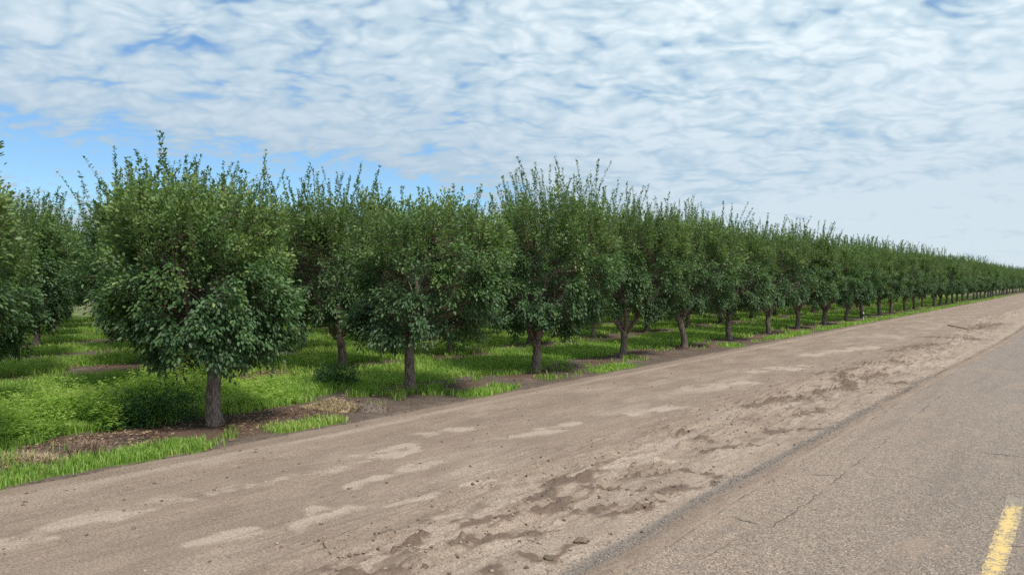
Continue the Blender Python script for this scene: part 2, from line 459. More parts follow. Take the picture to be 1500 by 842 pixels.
EDGE_GRASS = []                                  # stretches of the verge that carry fresh grass (t0, t1)
for (xa, ya, xb, yb) in ((-260, 760, 306, 648), (392, 632, 482, 612), (672, 582, 790, 570), (868, 546, 935, 536),
                         (1042, 508, 1076, 505), (1120, 497, 1180, 487), (1200, 484, 1500, 430)):
    EDGE_GRASS.append((place(xa, ya)[1], place(xb, yb)[1]))
def green_cover(x, y):
    """0..1: how much the soil is covered by grass"""
    p = -x
    d = np.abs(np.mod(p - P1 + ROW / 2, ROW) - ROW / 2)
    w = 0.95 + 1.1 * fbm(x * .0 + np.round((p - P1) / ROW) * 7.7, y * .33, 3) 
    g = sstep(w - .25, w + .35, d)
    bare = sstep(.60, .70, fbm(x * .55 + 31, y * .30 + 8, 3))
    g = g * (1 - bare * .8)
    sparse = sstep(.52, .66, fbm(x * 1.1 + 5, y * .8 + 2, 3))
    g = np.maximum(g, sparse * .6)
    fr = p < P1 + .9                            # the strip between the first row and the dirt
    e = np.zeros_like(p)
    for a, b in EDGE_GRASS:
        e = np.maximum(e, sstep(a - .2, a + .3, y) * (1 - sstep(b - .4, b + .2, y)))
    wob = .18 * (fbm(y * 1.3, y * 0 + 4.4, 3) - .5) * 2
    wid = sstep(EDGE_P - .12 + wob, EDGE_P + .10 + wob, p) * (1 - sstep(EDGE_P + .55 + wob, EDGE_P + .95 + wob, p))
    gf = e * wid
    gf = np.maximum(gf, .45 * sstep(.60, .70, fbm(x * 1.4 + 15, y * .9 + 2, 3)) * sstep(12.6, 13.0, p))
    near = (p < P1 + 1.0) & (y < 9)
    return np.where(fr, gf, g)

# ------------------------------------------------------------------ ground, dirt, road
xs = graded([(-3000, 300), (-600, 60), (-240, 12), (-120, 1.5), (-48, .4), (-26, .16), (-11.5, .5), (6, 3), (30, 20), (120, 120), (900, 300), (3000, 1)])
ys = graded([(-3000, 400), (-300, 40), (-40, 2), (-6, .3), (2, .16), (40, .3), (80, .8), (180, 3), (420, 20), (900, 150), (3000, 1)])
co, lo, stt, gx, gy = grid_mesh(xs, ys, ground_z)
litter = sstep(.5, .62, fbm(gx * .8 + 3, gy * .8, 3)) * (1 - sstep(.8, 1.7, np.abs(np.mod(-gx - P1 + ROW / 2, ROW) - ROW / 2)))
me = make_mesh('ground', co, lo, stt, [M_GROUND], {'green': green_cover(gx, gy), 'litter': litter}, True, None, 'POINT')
tag(link('ground', me), kind='structure')

def churn_band(x, y):
    p = -x
    c = 5.55 + .5 * np.sin(y * .11) + .7 * (fbm(y * .12, y * 0 + 1.7, 2) - .5)
    wid = 1.25 + .5 * (fbm(y * .3, y * 0 + 8.1, 2) - .5)
    return np.exp(-((p - c) / wid) ** 2)
def seg_mask(x, y, segs):
    m = np.zeros(np.broadcast(x, y).shape)
    for (xa, ya, xb, yb, w) in segs:
        a = np.array(place(xa, ya)[:2]); b = np.array(place(xb, yb)[:2]); ab = b - a
        t = np.clip(((x - a[0]) * ab[0] + (y - a[1]) * ab[1]) / (ab @ ab + 1e-9), 0, 1)
        d = np.hypot(x - a[0] - t * ab[0], y - a[1] - t * ab[1])
        m = np.maximum(m, np.exp(-(d / (w * 1.25)) ** 2))
    return m
MOIST = [(1370, 494, 1420, 497, .55), (1330, 511, 1370, 503, .35), (1305, 515, 1325, 513, .25), (1430, 482, 1462, 474, .6), (1255, 535, 1310, 530, .22),
         (1240, 548, 1245, 572, .22), (1200, 549, 1245, 541, .16), (1190, 577, 1235, 570, .14), (1312, 562, 1328, 560, .14), (1095, 598, 1160, 584, .13), (1168, 588, 1196, 581, .14),
         (1000, 633, 1030, 648, .16), (1020, 662, 1105, 654, .09), (1008, 690, 1056, 698, .07), (1028, 712, 1056, 697, .08), (968, 726, 1000, 716, .10), (935, 748, 960, 736, .10),
         (905, 756, 930, 750, .07), (915, 703, 990, 694, .07), (795, 712, 860, 705, .10), (760, 742, 805, 730, .11), (690, 770, 800, 745, .09), (655, 803, 790, 783, .09),
         (620, 808, 650, 802, .09), (820, 820, 850, 800, .08), (860, 715, 930, 722, .06), (700, 842, 730, 822, .10), (770, 815, 812, 826, .05), (1130, 634, 1200, 628, .10),
         (1270, 556, 1300, 548, .12), (1150, 612, 1215, 600, .12), (875, 752, 915, 742, .09), (560, 815, 620, 790, .10), (470, 842, 560, 838, .10)]
CRUST = [(425, 775, 470, 745, .16), (470, 760, 560, 735, .15), (590, 690, 655, 668, .20), (735, 641, 800, 632, .22), (780, 628, 835, 620, .14), (385, 708, 470, 690, .22), (470, 690, 615, 658, .20),
         (95, 768, 190, 750, .24), (210, 737, 268, 729, .18), (275, 798, 345, 780, .16), (0, 800, 60, 790, .22), (630, 636, 690, 628, .25), (530, 712, 560, 698, .12), (330, 720, 380, 712, .14),
         (560, 742, 640, 722, .10), (520, 668, 600, 652, .16), (930, 606, 990, 596, .3), (1010, 570, 1090, 560, .4), (1100, 545, 1180, 537, .5), (1180, 520, 1280, 508, .5), (690, 712, 720, 704, .10),
         (820, 770, 900, 720, .10), (860, 690, 1000, 672, .10), (620, 770, 700, 750, .10)]
def dirt_fields(x, y):
    p = -x
    band = churn_band(x, y)
    # tyre tracks: ribbons that run along the road and wander
    wx = x + .5 * (fbm(y * .22, y * 0 + 2.2, 3) - .5) + .25 * (fbm(x * 1.5, y * .6, 2) - .5)
    r1 = fbm(wx * 3.4, y * .42, 4, .55)
    r2 = fbm(wx * 9 + 40, y * 2.6 + 11, 4, .6)
    ridge = 1 - 2 * np.abs(r1 - .5)
    ridge = np.clip((ridge - .78) / .22, 0, 1)
    cl = sstep(.60, .74, r2)
    z = .012 * (fbm(x * .5, y * .25, 3) - .5) * 2
    wob_ = .24 * (fbm(x * 1.6, y * 1.2 + 9, 4, .6) - .5) * 2
    sm = seg_mask(x + wob_, y + wob_ * 1.6, MOIST); sc = seg_mask(x + wob_, y + wob_ * 1.6, CRUST)
    rr3 = fbm(wx * 7.5 + 3, y * 1.5 + 60, 5, .62)
    z += band * (.085 * (r1 - .5) + .055 * ridge * (.5 + r2) + .045 * cl + .075 * (rr3 - .5))
    z += sm * (.075 * (rr3 - .35) + .045 * cl + .05 * (fbm(x * 11 + 3, y * 8 + 9, 3, .65) - .5))
    z += .016 * (fbm(x * 6, y * 5, 4, .6) - .5)
    # broad wheel ruts in the packed part
    for c, dpt in ((7.6, .012), (9.2, .012), (10.9, .018), (11.9, .010)):
        cc = c + .35 * (fbm(y * .09 + c, y * 0 + c, 2) - .5) * 2
        z -= dpt * np.exp(-((p - cc) / .28) ** 2)
    moist = band * (.55 * sstep(.54, .72, fbm(wx * 2.6 + 7, y * .75 + 3, 5, .62)) + .45 * cl * sstep(.42, .6, r1)) + 1.5 * np.sqrt(sm) * sstep(.40, .66, .55 * rr3 + .45 * fbm(x * 11 + 3, y * 8 + 9, 3, .65) + .12 * (sm - .5))
    moist += .6 * sstep(.64, .74, fbm(wx * 4 + 91, y * 1.1, 4, .6)) * band
    moist += .30 * sstep(.60, .75, fbm(wx * 1.1 + 19, y * .16, 3)) * (p > 6.5)
    crust = .75 * fbm(wx * 1.4 + 60, y * .5 + 5, 5, .6) * sstep(6.0, 7.6, p) * (1 - sstep(11.6, 12.4, p)) * .96
    crust = np.maximum(crust, np.sqrt(sc) * (-.42 + 1.75 * fbm(x * 3.2 + 4, y * 2.0 + 3, 5, .65) + .22 * sc))
    crust = np.maximum(crust, .56 * np.exp(-((p - 11.75 - .2 * (fbm(y * .3, y * 0 + 6, 2) - .5)) / .33) ** 2) * (.75 + .5 * fbm(x * 2, y * .5 + 30, 3)))
    crust = np.maximum(crust, band * .52 * (1 - np.clip(moist, 0, 1)) * (.7 + .6 * fbm(x * 2 + 9, y * .7, 3)))
    ep = asphalt_edge(y)
    sandy = sstep(ep - .1, ep + .5, p) * (1 - sstep(5.0, 6.6, p)) * (.30 + .40 * fbm(x * 2.5 + 7, y * 1.2 + 40, 4, .6))
    crust = np.maximum(crust, sandy * (1 - .9 * np.clip(moist, 0, 1)))
    gc = ep + .40 + .12 * (fbm(y * .35, y * 0 + 12.5, 2) - .5)
    gfade = 1 - sstep(14, 26, y) * .75
    gravel = np.exp(-((p - gc) / .13) ** 2) * (.55 + .75 * fbm(x * 3 + 3, y * 1.1, 3)) * gfade
    lip = np.exp(-((p - gc) / .20) ** 2)
    z -= .028 * lip
    moist += (1 - gfade * .9) * np.exp(-((p - gc + .1) / .10) ** 2) * sstep(.45, .6, fbm(x * .5, y * .45 + 7, 3)) * 1.1
    # join the asphalt on the right, sink under the orchard floor on the left
    moist = moist * (1 - .8 * (p < ep + .15)) 
    z += .045 * (1 - sstep(ep + .1, ep + .6, p)) + .018 * (fbm(x * 1.6, y * .35, 3) - .5) * np.exp(-((p - ep) / .35) ** 2) * 1.4
    z = np.where(p < ep + .05, z - .12 * sstep(0, .35, ep + .05 - p), z)
    z = z - .16 * sstep(EDGE_P - .25, EDGE_P + .45, p + .25 * (fbm(x * 2, y * 1.4, 3) - .5))
    return z, moist, crust, gravel
def dirt_z(x, y): return dirt_fields(x, y)[0]
xs = graded([(-13.2, .06), (-7.5, .032), (-3.4, .05), (-2.2, 1)])
ys = graded([(-12, .5), (1.5, .035), (12, .06), (26, .14), (50, .35), (110, 1.5), (260, 10), (700, 1)])
co, lo, stt, gx, gy = grid_mesh(xs, ys, dirt_z)
_, mo_, cr_, gr_ = dirt_fields(gx, gy)
me = make_mesh('dirt_road', co, lo, stt, [M_DIRT], {'moist': mo_, 'crust': cr_, 'gravel': gr_}, True, None, 'POINT')
tag(link('dirt_road', me), kind='structure')

def road_z(x, y): return .030 + .010 * np.exp(-((x + .2) / 2.5) ** 2) + .004 * (fbm(x * .8, y * .5, 2) - .5)
def ragged(x, y): return x
xs = graded([(0, .05), (.3, .25), (8.2, .1)])
ys = graded([(-12, .5), (1, .06), (20, .15), (45, .5), (120, 5), (700, 1)])
co, lo, stt, gx, gy = grid_mesh(xs, ys, lambda a, b: a * 0)
ex = -asphalt_edge(gy) + .12 * (fbm(gy * 1.7, gy * 0 + 77, 4, .65) - .5) * 2 * (gx < .01)
co[:, 0] = ex + gx * (1 + 0)
co[:, 2] = road_z(co[:, 0], gy) - np.where(gx < .01, .02, 0)
me = make_mesh('road', co, lo, stt, [M_ASPH], None, True)
road = tag(link('road', me), kind='structure')

# centre line dashes, worn
def paint(ya, yb, xc, wd, far_fade):
    xs_ = np.linspace(xc - wd / 2, xc + wd / 2, 6); ys_ = np.linspace(ya, yb, 60)
    c, l, s, px, py = grid_mesh(xs_, ys_, lambda a, b: road_z(a, b) + .004)
    rag = .022 * (fbm(py * 6, px * 0 + 3, 3, .7) - .5) * 2
    c[:, 0] += np.where(px < xc - wd * .49, -rag, np.where(px > xc + wd * .49, rag, 0))
    return c, l, s, np.maximum(sstep(yb - far_fade, yb, py), .45 * np.abs(px - xc) / (wd / 2))
_, ty, _ = place(1489, 733)
pc = []; fd = []   # worn dashes
for k in range(6):
    b = ty + k * 12.2
    c, l, s, f = paint(b - 3.6, b, -.735, .205, .9); pc.append((c, l, s)); fd.append(f)
c, l, s = merge(pc)
tag(link('road_marking', make_mesh('road_marking', c, l, s, [M_PAINT], {'fade': np.concatenate(fd)}, True, None, 'POINT')), kind='structure')

# cracks in the asphalt: thin irregular ribbons that follow the photograph's cracks
def crack(pts, w, r):
    P = []
    for (xa, ya), (xb, yb) in zip(pts[:-1], pts[1:]):
        a = np.array(place(xa, ya)[:2]); b = np.array(place(xb, yb)[:2])
        n = max(2, int(np.linalg.norm(b - a) / .035))
        for k in range(n): P.append(a + (b - a) * k / n)
    P = np.array(P); m = len(P)
    tg = np.gradient(P, axis=0); tg /= np.linalg.norm(tg, axis=1)[:, None]
    nn = np.stack([-tg[:, 1], tg[:, 0]], 1)
    k = np.arange(m)
    P = P + nn * ((fbm(k * .22 + r * 13.7, k * 0 + r * 3.1, 4, .65) - .5) * .14)[:, None]
    ww = w * 1.1 * np.maximum(0,fbm(k*.06+r*3,k*0+r,2)*2.6-.75) * (.25 + 1.5 * vnoise(k * .35 + r * 5, k * 0 + .5)) * np.minimum(1, np.minimum(k, m - 1 - k) / 5 + .1)
    L = P + nn * ww[:, None]; R_ = P - nn * ww[:, None]
    co = np.zeros((m, 2, 3)); co[:, 0, :2] = L; co[:, 1, :2] = R_
    co[..., 2] = road_z(co[..., 0], co[..., 1]) + .0045
    i = np.arange(m - 1) * 2
    q = np.stack([i + 1, i + 3, i + 2, i], 1)
    return co.reshape(-1, 3), q.ravel(), np.arange(len(q)) * 4
cr = [crack(p, w, i + 1) for i, (p, w) in enumerate([
    ([(1070, 760), (1096, 768), (1122, 776)], .010), ([(1128, 778), (1165, 755), (1200, 727), (1240, 695), (1290, 655)], .005),
    ([(1165, 698), (1232, 700)], .006), ([(1298, 653), (1350, 656), (1405, 663), (1470, 670), (1560, 680)], .007),
    ([(1180, 740), (1235, 752), (1300, 760), (1350, 765)], .004), ([(1455, 801), (1478, 807), (1540, 809)], .006),
    ([(1128, 728), (1152, 735)], .005), ([(975, 822), (1000, 832), (1018, 835)], .008), ([(1290, 655), (1340, 612), (1390, 574)], .004),
    ([(1490, 577), (1540, 579)], .014), ([(1000, 842), (1060, 805), (1110, 785)], .003), ([(1420, 712), (1450, 716)], .003)])]
c, l, s = merge(cr)
tag(link('road_crack', make_mesh('road_crack', c, l, s, [M_CRACK], None, True)), kind='structure')

# gravel along the asphalt edge, and crumbs of soil over the churned dirt
n = 12000
ty_ = 1.5 + 26 * rng.random(n) ** 1.7
ep = asphalt_edge(ty_); gc = ep + .40 + .12 * (fbm(ty_ * .35, ty_ * 0 + 12.5, 2) - .5)
pp = gc + rng.normal(0, .12, n)+.03*np.sin(ty_*1.3)
far = rng.random(n) < .25
pp = np.where(far, ep + rng.uniform(-.25, 2.2, n), pp)
keep = (rng.random(n) < np.where(far, 1, -.25 + 1.6 * fbm(-pp * 3 + 3, ty_ * 1.1, 3)))
pp, ty_ = pp[keep], ty_[keep]
sz = rng.uniform(.004, .0095, len(pp)) * (1 + ty_ / 40)
pz = np.where(pp < asphalt_edge(ty_), road_z(-pp, ty_), dirt_z(-pp, ty_))
c, l, s = stones(np.stack([-pp, ty_, pz + sz * .2], 1), sz)
tint = np.repeat(rng.random(len(pp)) ** 1.2, 20)
tag(link('gravel', make_mesh('gravel', c, l, s, [M_GRAVEL], {'tint': tint})), 'loose dark gravel along the edge of the asphalt', 'gravel', kind='stuff')

n = 80000
yy = 1.5 + 38 * rng.random(n) ** 1.6; pp = rng.uniform(3.9, 12.4, n)
bd = churn_band(-pp, yy); r2 = fbm(-pp * 9 + 40, yy * 2.6 + 11, 4, .6)
keep = rng.random(n) < (.03 + bd * (.10 + .45 * sstep(.55, .68, r2)) + .9 * seg_mask(-pp, yy, MOIST) * sstep(.45, .6, r2))
pp, yy = pp[keep], yy[keep]
sz = .004 + .024 * rng.random(len(pp)) ** 5
c, l, s = stones(np.stack([-pp, yy, dirt_z(-pp, yy) + sz * .25], 1), sz, .65)
tag(link('soil_crumbs', make_mesh('soil_crumbs', c, l, s, [M_CRUMB], {'tint': np.repeat(rng.random(len(pp)) ** 1.5, 20)})),
    'small damp crumbs of soil scattered over the churned dirt', 'soil', kind='stuff')

# ------------------------------------------------------------------ trees
def make_trunk(seed, lean=(0, 0), h=1.15, r0=.155, R=2.0, nl=5):
    r = np.random.default_rng(seed)
    k = np.linspace(0, 1, 9)
    pts = np.stack([lean[0] * k ** 1.3 + .03 * np.sin(k * 5 + seed), lean[1] * k ** 1.3 + .03 * np.cos(k * 4 + seed), -.12 + (h + .22) * k], 1)
    rad = r0 * (1 + .42 * np.exp(-k * 9) - .22 * k + .16 * np.exp(-((k - 1) / .14) ** 2))
    parts = [tube(pts, rad, 14, True, .07, r)]
    top = pts[-1] - np.array([0, 0, .14])
    for i in range(nl):
        a = 2 * math.pi * (i + .35 * r.random()) / nl + seed
        ln = r.uniform(1.5, 2.1)
        q = np.linspace(0, 1, 8)
        sp = .42 + .25 * r.random()
        hx = np.sin(q * 1.3) * R * sp
        P = np.stack([top[0] + np.cos(a) * hx + .06 * np.sin(q * 7 + i), top[1] + np.sin(a) * hx + .06 * np.cos(q * 6 + i), top[2] + ln * q ** .95 * 1.15], 1)
        parts.append(tube(P, r0 * .62 * (1 - .75 * q), 8, True, .08, r))
        for j in range(3):
            b = P[3 + j]; a2 = a + r.uniform(-1, 1)
            e = b + np.array([math.cos(a2) * R * .4, math.sin(a2) * R * .4, r.uniform(.2, 1.0)])
            q2 = np.linspace(0, 1, 5)[:, None]
            parts.append(tube(b + (e - b) * q2 + np.array([0, 0, .12]) * np.sin(q2 * 3), r0 * .22 * (1.1 - q2[:, 0]), 5, True))
    c, l, s = merge(parts)
    return make_mesh('trunk', c, l, s, [M_BARK], None, True)

def make_crown(seed, R=2.05, top=5.3, z0=1.05, off=(0, 0), nspr=330, nshoot=46, dens=1.7, leaf=.092, tuft=(), low_cut=0.0, shoot=1.0, ysh=0.0):
    r = np.random.default_rng(seed)
    z0 += .18
    H = top - z0
    ox, oy = off
    # ---- sprigs: most sit in boughs (clusters) on the shell, some loose, some deep inside
    nspr = int(nspr * dens)
    nb = 62
    bu = (np.arange(nb) + r.random(nb)) / nb * .93 + .01
    baz = np.arange(nb) * 2.39996 + r.normal(0, .35, nb)
    bl = r.uniform(.80, 1.13, nb) * (1 + .09 * np.cos(baz - seed) + .06 * np.cos(2 * baz + seed * 2))
    kind = r.random(nspr)
    bi = r.integers(0, nb, nspr)
    u = np.where(kind < .78, np.clip(bu[bi] + r.normal(0, .036, nspr), 0, 1), r.random(nspr) ** .95)
    az = np.where(kind < .78, baz[bi] + r.normal(0, .135, nspr), r.random(nspr) * 2 * math.pi)
    prof = np.interp(u, [0, .05, .14, .32, .52, .70, .86, 1.0], [.50, .72, .88, 1.0, 1.05, 1.0, .88, .66])
    depth = np.where(kind < .78, bl[bi] * (1 - .16 * r.random(nspr)), np.where(kind < .90, .64 + .26 * r.random(nspr), .25 + .45 * r.random(nspr)))
    rr = R * prof * depth
    hem = low_cut * (np.cos(az * 2 + seed) * .5 + .5) * (1 - u)
    rad = np.stack([np.cos(az), np.sin(az), np.zeros(nspr)], 1)
    lift = sstep(.05, 1, u)
    base = np.stack([ox * sstep(0, .5, u) + rr * np.cos(az) * .86, oy * sstep(0, .5, u) + rr * np.sin(az) * .86, z0 + .16 + H * u * .80 + hem + r.normal(0, .07, nspr)], 1)
    d = norm(rad * (1.0 - .72 * u)[:, None] + np.array([0, 0, 1.0]) * (-.55 + 1.75 * u)[:, None] + r.normal(0, .30, (nspr, 3)))
    Ls = r.uniform(.28, .55, nspr) * (1 + .5 * sstep(.5, 1, u))
    nl = r.integers(40, 66, nspr)
    sid = np.repeat(np.arange(nspr), nl); n = len(sid)
    q = r.random(n) ** .75
    pos = base[sid] + d[sid] * (Ls[sid] * q)[:, None] - np.array([0, 0, 1.0]) * (.16 * q * q * (1 - u[sid]))[:, None]
    spread = r.normal(0, .075, (n, 3)); pos += spread
    droop_ = (-.75 + 1.25 * u[sid] + r.normal(0, .25, n))[:, None]
    ld = norm(d[sid] * .35 + norm(spread) * .55 + rad[sid] * .25 + r.normal(0, .22, (n, 3)) + np.array([0, 0, 1.0]) * droop_)
    ln = norm(np.array([0, 0, .75]) + rad[sid] * .75 + r.normal(0, .38, (n, 3)))
    L = leaf * r.uniform(.65, 1.2, n)
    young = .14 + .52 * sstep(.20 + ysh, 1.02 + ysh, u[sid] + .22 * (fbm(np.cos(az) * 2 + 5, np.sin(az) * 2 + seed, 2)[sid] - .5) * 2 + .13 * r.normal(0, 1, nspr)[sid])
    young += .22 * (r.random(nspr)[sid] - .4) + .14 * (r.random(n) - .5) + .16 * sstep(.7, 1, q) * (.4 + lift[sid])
    young = np.where(r.random(n) < .006, 1.0, young)
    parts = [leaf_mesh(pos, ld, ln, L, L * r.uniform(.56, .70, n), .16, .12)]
    tint = [young]
    # ---- upright shoots standing out of the top
    ns = int(nshoot * 3.0)
    a = r.random(ns) * 2 * math.pi; s_ = np.sqrt(r.random(ns)) * R * .98
    bz = z0 + H * (.82 - .22 * (s_ / R) ** 2.6)
    ls = shoot * (.45 + 1.35 * r.random(ns) ** 1.7)
    sb = np.stack([ox + s_ * np.cos(a), oy + s_ * np.sin(a), bz - .25], 1)
    tl = np.stack([np.cos(a) * s_ / R * .22, np.sin(a) * s_ / R * .22, np.ones(ns)], 1) + np.append(r.normal(0, .09, (ns, 2)), np.zeros((ns, 1)), 1)
    for (tx, ty2, tz, tll) in tuft:
        sb = np.vstack([sb, [tx, ty2, tz]]); tl = np.vstack([tl, [r.normal(0, .04), r.normal(0, .04), 1]]); ls = np.append(ls, tll)
    ls = ls + .25; ns = len(ls)
    nl = (ls * 62).astype(int)
    sid = np.repeat(np.arange(ns), nl); n = len(sid)
    q = r.random(n)
    aa = r.random(n) * 2 * math.pi
    side = np.stack([np.cos(aa), np.sin(aa), np.zeros(n)], 1)
    bow = np.clip(r.normal(0, .12, (ns, 2)), -.2, .2)
    cent = sb[sid] + tl[sid] * (ls[sid] * q)[:, None]
    cent[:, :2] += bow[sid] * (q * q * ls[sid])[:, None]
    wid = (.11 * (1 - q) ** 1.5 + .018)
    pos = cent + side * wid[:, None] * .4
    ld = norm(side * (.85 - .3 * q)[:, None] + np.array([0, 0, 1.0]) * r.uniform(.1, .9, n)[:, None])
    ln = norm(np.array([0, 0, 1.0]) - side * .3 + r.normal(0, .35, (n, 3)))
    L = leaf * r.uniform(.75, 1.15, n) * (1 - .25 * q) * r.uniform(.75, 1.15, ns)[sid]
    parts.append(leaf_mesh(pos, ld, ln, L, L * .62, .2, .05))
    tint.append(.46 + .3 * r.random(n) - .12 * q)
    c, l, s = merge(parts)
    nleaf_faces = len(s)
    tw = []
    for k in range(ns):
        qq = np.linspace(-.1, .97, 5)
        P = sb[k] + tl[k] * (ls[k] * qq)[:, None]; P[:, :2] += bow[k] * (qq * np.abs(qq) * ls[k])[:, None]
        tw.append(tube(P, np.linspace(.007, .003, 5), 3, False))
    for k in range(0, nspr, 2):                # stalks of the sprigs, run back to the limbs
        inn = np.array([ox * .5 + rr[k] * .25 * rad[k][0], oy * .5 + rr[k] * .25 * rad[k][1], base[k][2] - .35 + .2 * u[k]])
        tw.append(tube(np.stack([inn, base[k], base[k] + d[k] * Ls[k] * .8]), [.014, .009, .003], 3, False))
    c2, l2, s2 = merge(tw)
    c, l, s = merge([(c, l, s), (c2, l2, s2)])
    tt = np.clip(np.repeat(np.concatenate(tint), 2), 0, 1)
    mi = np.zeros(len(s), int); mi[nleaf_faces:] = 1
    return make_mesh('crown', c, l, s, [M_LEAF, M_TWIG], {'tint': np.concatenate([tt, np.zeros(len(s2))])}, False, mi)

def iv(k):  # offset of k metres to the photograph's right
    return (CT * k, ST * k)
def build_tree(crown_me, trunk_me):
    root = empty('orchard_tree')
    link('trunk', trunk_me, root); link('crown', crown_me, root)
    return root
def copy_tree(src):
    c = src.copy(); COL.objects.link(c)
    for ch in src.children:
        d = ch.copy(); COL.objects.link(d); d.parent = c
    return c
def setz(o, x, y, rz=0, s=1.0, sz=1.0):
    o.location = (x, y, float(ground_z(np.array([float(x)]), np.array([float(y)]))[0]) - .02)
    o.rotation_euler = (0, 0, rz); o.scale = (s, s, sz)

NEAR = {  # front row, counted from the tree whose trunk stands left in the picture
    -1: dict(c=dict(seed=11, R=2.02, top=4.35, z0=1.95, off=iv(.12), nspr=480, nshoot=34, shoot=.45, ysh=-.16, tuft=[(*iv(2.06), 4.75, .75)]), t=dict(seed=1, lean=iv(.1)),
         label='orchard tree at the left picture edge, only its right side in view'),
    0: dict(c=dict(seed=12, R=1.74, top=4.85, z0=1.14, off=iv(-.42), nspr=440, nshoot=46, shoot=.85, ysh=-.08, low_cut=.25, tuft=[(*iv(-1.20), 4.5, 1.25), (*iv(-1.02), 4.4, 1.35), (*iv(-.95), 4.45, 1.0), (*iv(.95), 4.3, 1.1), (*iv(1.2), 4.2, .9)]), t=dict(seed=2, lean=iv(-.05), r0=.165, R=1.9, h=1.10),
       label='nearest full round tree, tall twin shoots on top, thick trunk beside the dirt edge'),
    1: dict(c=dict(seed=13, R=2.15, top=5.1, z0=1.15, off=iv(.45), nspr=420, nshoot=56, shoot=.75, low_cut=.3), t=dict(seed=3, lean=iv(-.16), h=1.35, r0=.15),
       label='roadside tree with a slim trunk leaning left, beside the straw heap'),
    2: dict(c=dict(seed=14, R=2.25, top=5.85, z0=1.10, off=iv(.55), nspr=440, nshoot=60, shoot=1.1, low_cut=.2), t=dict(seed=4, lean=iv(-.03), h=.98, r0=.165),
       label='tall dark roadside tree with the highest row of upright shoots'),
    3: dict(c=dict(seed=15, R=2.22, top=5.75, z0=1.45, off=iv(.45), nspr=400, nshoot=54, low_cut=.2), t=dict(seed=5, lean=iv(.12), h=1.0, r0=.15, nl=4),
       label='roadside tree with a forked trunk, just right of the tall dark one'),
    4: dict(c=dict(seed=16, R=2.22, top=5.85, z0=1.35, off=iv(.35), nspr=380, nshoot=54), t=dict(seed=6, lean=iv(-.18), h=1.25, r0=.145),
       label='fifth trunk from the left along the dirt edge, leaning left'),
}
near_objs = {}
for i, dsc in NEAR.items():
    tr = build_tree(make_crown(**dsc['c']), make_trunk(**dsc['t']))
    setz(tr, -P1, T0 + i * S)
    tag(tr, dsc['label'], 'tree', 'trees of the roadside row')
    near_objs[i] = tr

VAR = []
for k in range(7):
    c_ = make_crown(seed=40 + k, R=2.28 + .06 * (k % 3), top=5.45 + .16 * (k % 4), z0=1.28 + .07 * (k % 3), off=(.15 * math.cos(k * 2), .15 * math.sin(k * 2)),
                    nspr=320, nshoot=48, leaf=.104, low_cut=.2)
    t_ = make_trunk(seed=60 + k, lean=(.10 * math.cos(k * 1.9), .10 * math.sin(k * 1.9)), h=.95 + .09 * (k % 4), r0=.15)
    VAR.append((c_, t_))
PROTO = [None] * len(VAR)
pr = np.random.default_rng(5)
def spawn(x, y, label, group, force=None):
    k = int(pr.integers(0, len(VAR))) if force is None else force
    if PROTO[k] is None:
        PROTO[k] = build_tree(*VAR[k]); o = PROTO[k]
    else:
        o = copy_tree(PROTO[k])
    s = pr.uniform(.95, 1.06)
    setz(o, x + pr.normal(0, .08), y + pr.normal(0, .12), pr.uniform(0, 6.28), s, s * pr.uniform(.95, 1.05))
    tag(o, label, 'tree', group)
    return o

ORD = ['sixth', 'seventh', 'eighth', 'ninth', 'tenth', 'eleventh', 'twelfth', 'thirteenth', 'fourteenth', 'fifteenth', 'sixteenth', 'seventeenth', 'eighteenth']
last_k = -1
for i in range(5, 47):
    if i - 5 < len(ORD): lb = '%s tree in the roadside row, counting trunks from the left' % ORD[i - 5]
    else: lb = 'distant tree of the roadside row, beyond the eighteenth trunk from the left'
    k = (i * 3 + i // 7) % len(VAR)
    spawn(-P1, T0 + i * S, lb, 'trees of the roadside row', k)

ROWNAME = {1: 'second', 2: 'third', 3: 'fourth', 4: 'fifth', 5: 'sixth', 6: 'seventh', 7: 'eighth', 8: 'ninth'}
def project(x, y, z=0.0):
    Z = -x * ST + y * CT; X = x * CT + y * ST
    return 750 + F_PX * X / Z, 412 + F_PX * (CAM_H - z) / Z, Z
LIM = {1: 26, 2: 20, 3: 17, 4: 15, 5: 14, 6: 13, 7: 13, 8: 13}
for rr_ in range(1, 9):
    p = P1 + rr_ * ROW
    for i in range(-6, LIM[rr_]):
        y = T0 + (i + (.45 if rr_ % 2 else .02)) * S
        px, py, Z = project(-p, y)
        if Z < 3 or px < -130 * 20 / Z - 40 or px > 1480: continue
        if rr_ == 1 and px < 0: lb = 'second-row tree at the left edge, behind the leftmost roadside tree'
        elif rr_ == 1 and px < 330: lb = 'second-row tree hidden behind the nearest full round tree'
        elif rr_ == 1 and px < 540: lb = 'second-row tree whose trunk stands behind a low dark bush'
        elif rr_ == 1 and px < 700: lb = 'second-row tree just right of the left-leaning roadside trunk'
        elif rr_ == 2 and px < 100: lb = 'third-row tree with a trunk near the left picture edge'
        else: lb = 'tree of the %s row behind the roadside row' % ROWNAME[rr_]
        o = spawn(-p, y, lb, 'trees of the %s row' % ROWNAME[rr_])
        if rr_ == 1 and px < 0: o.scale = (.80, .80, .74)

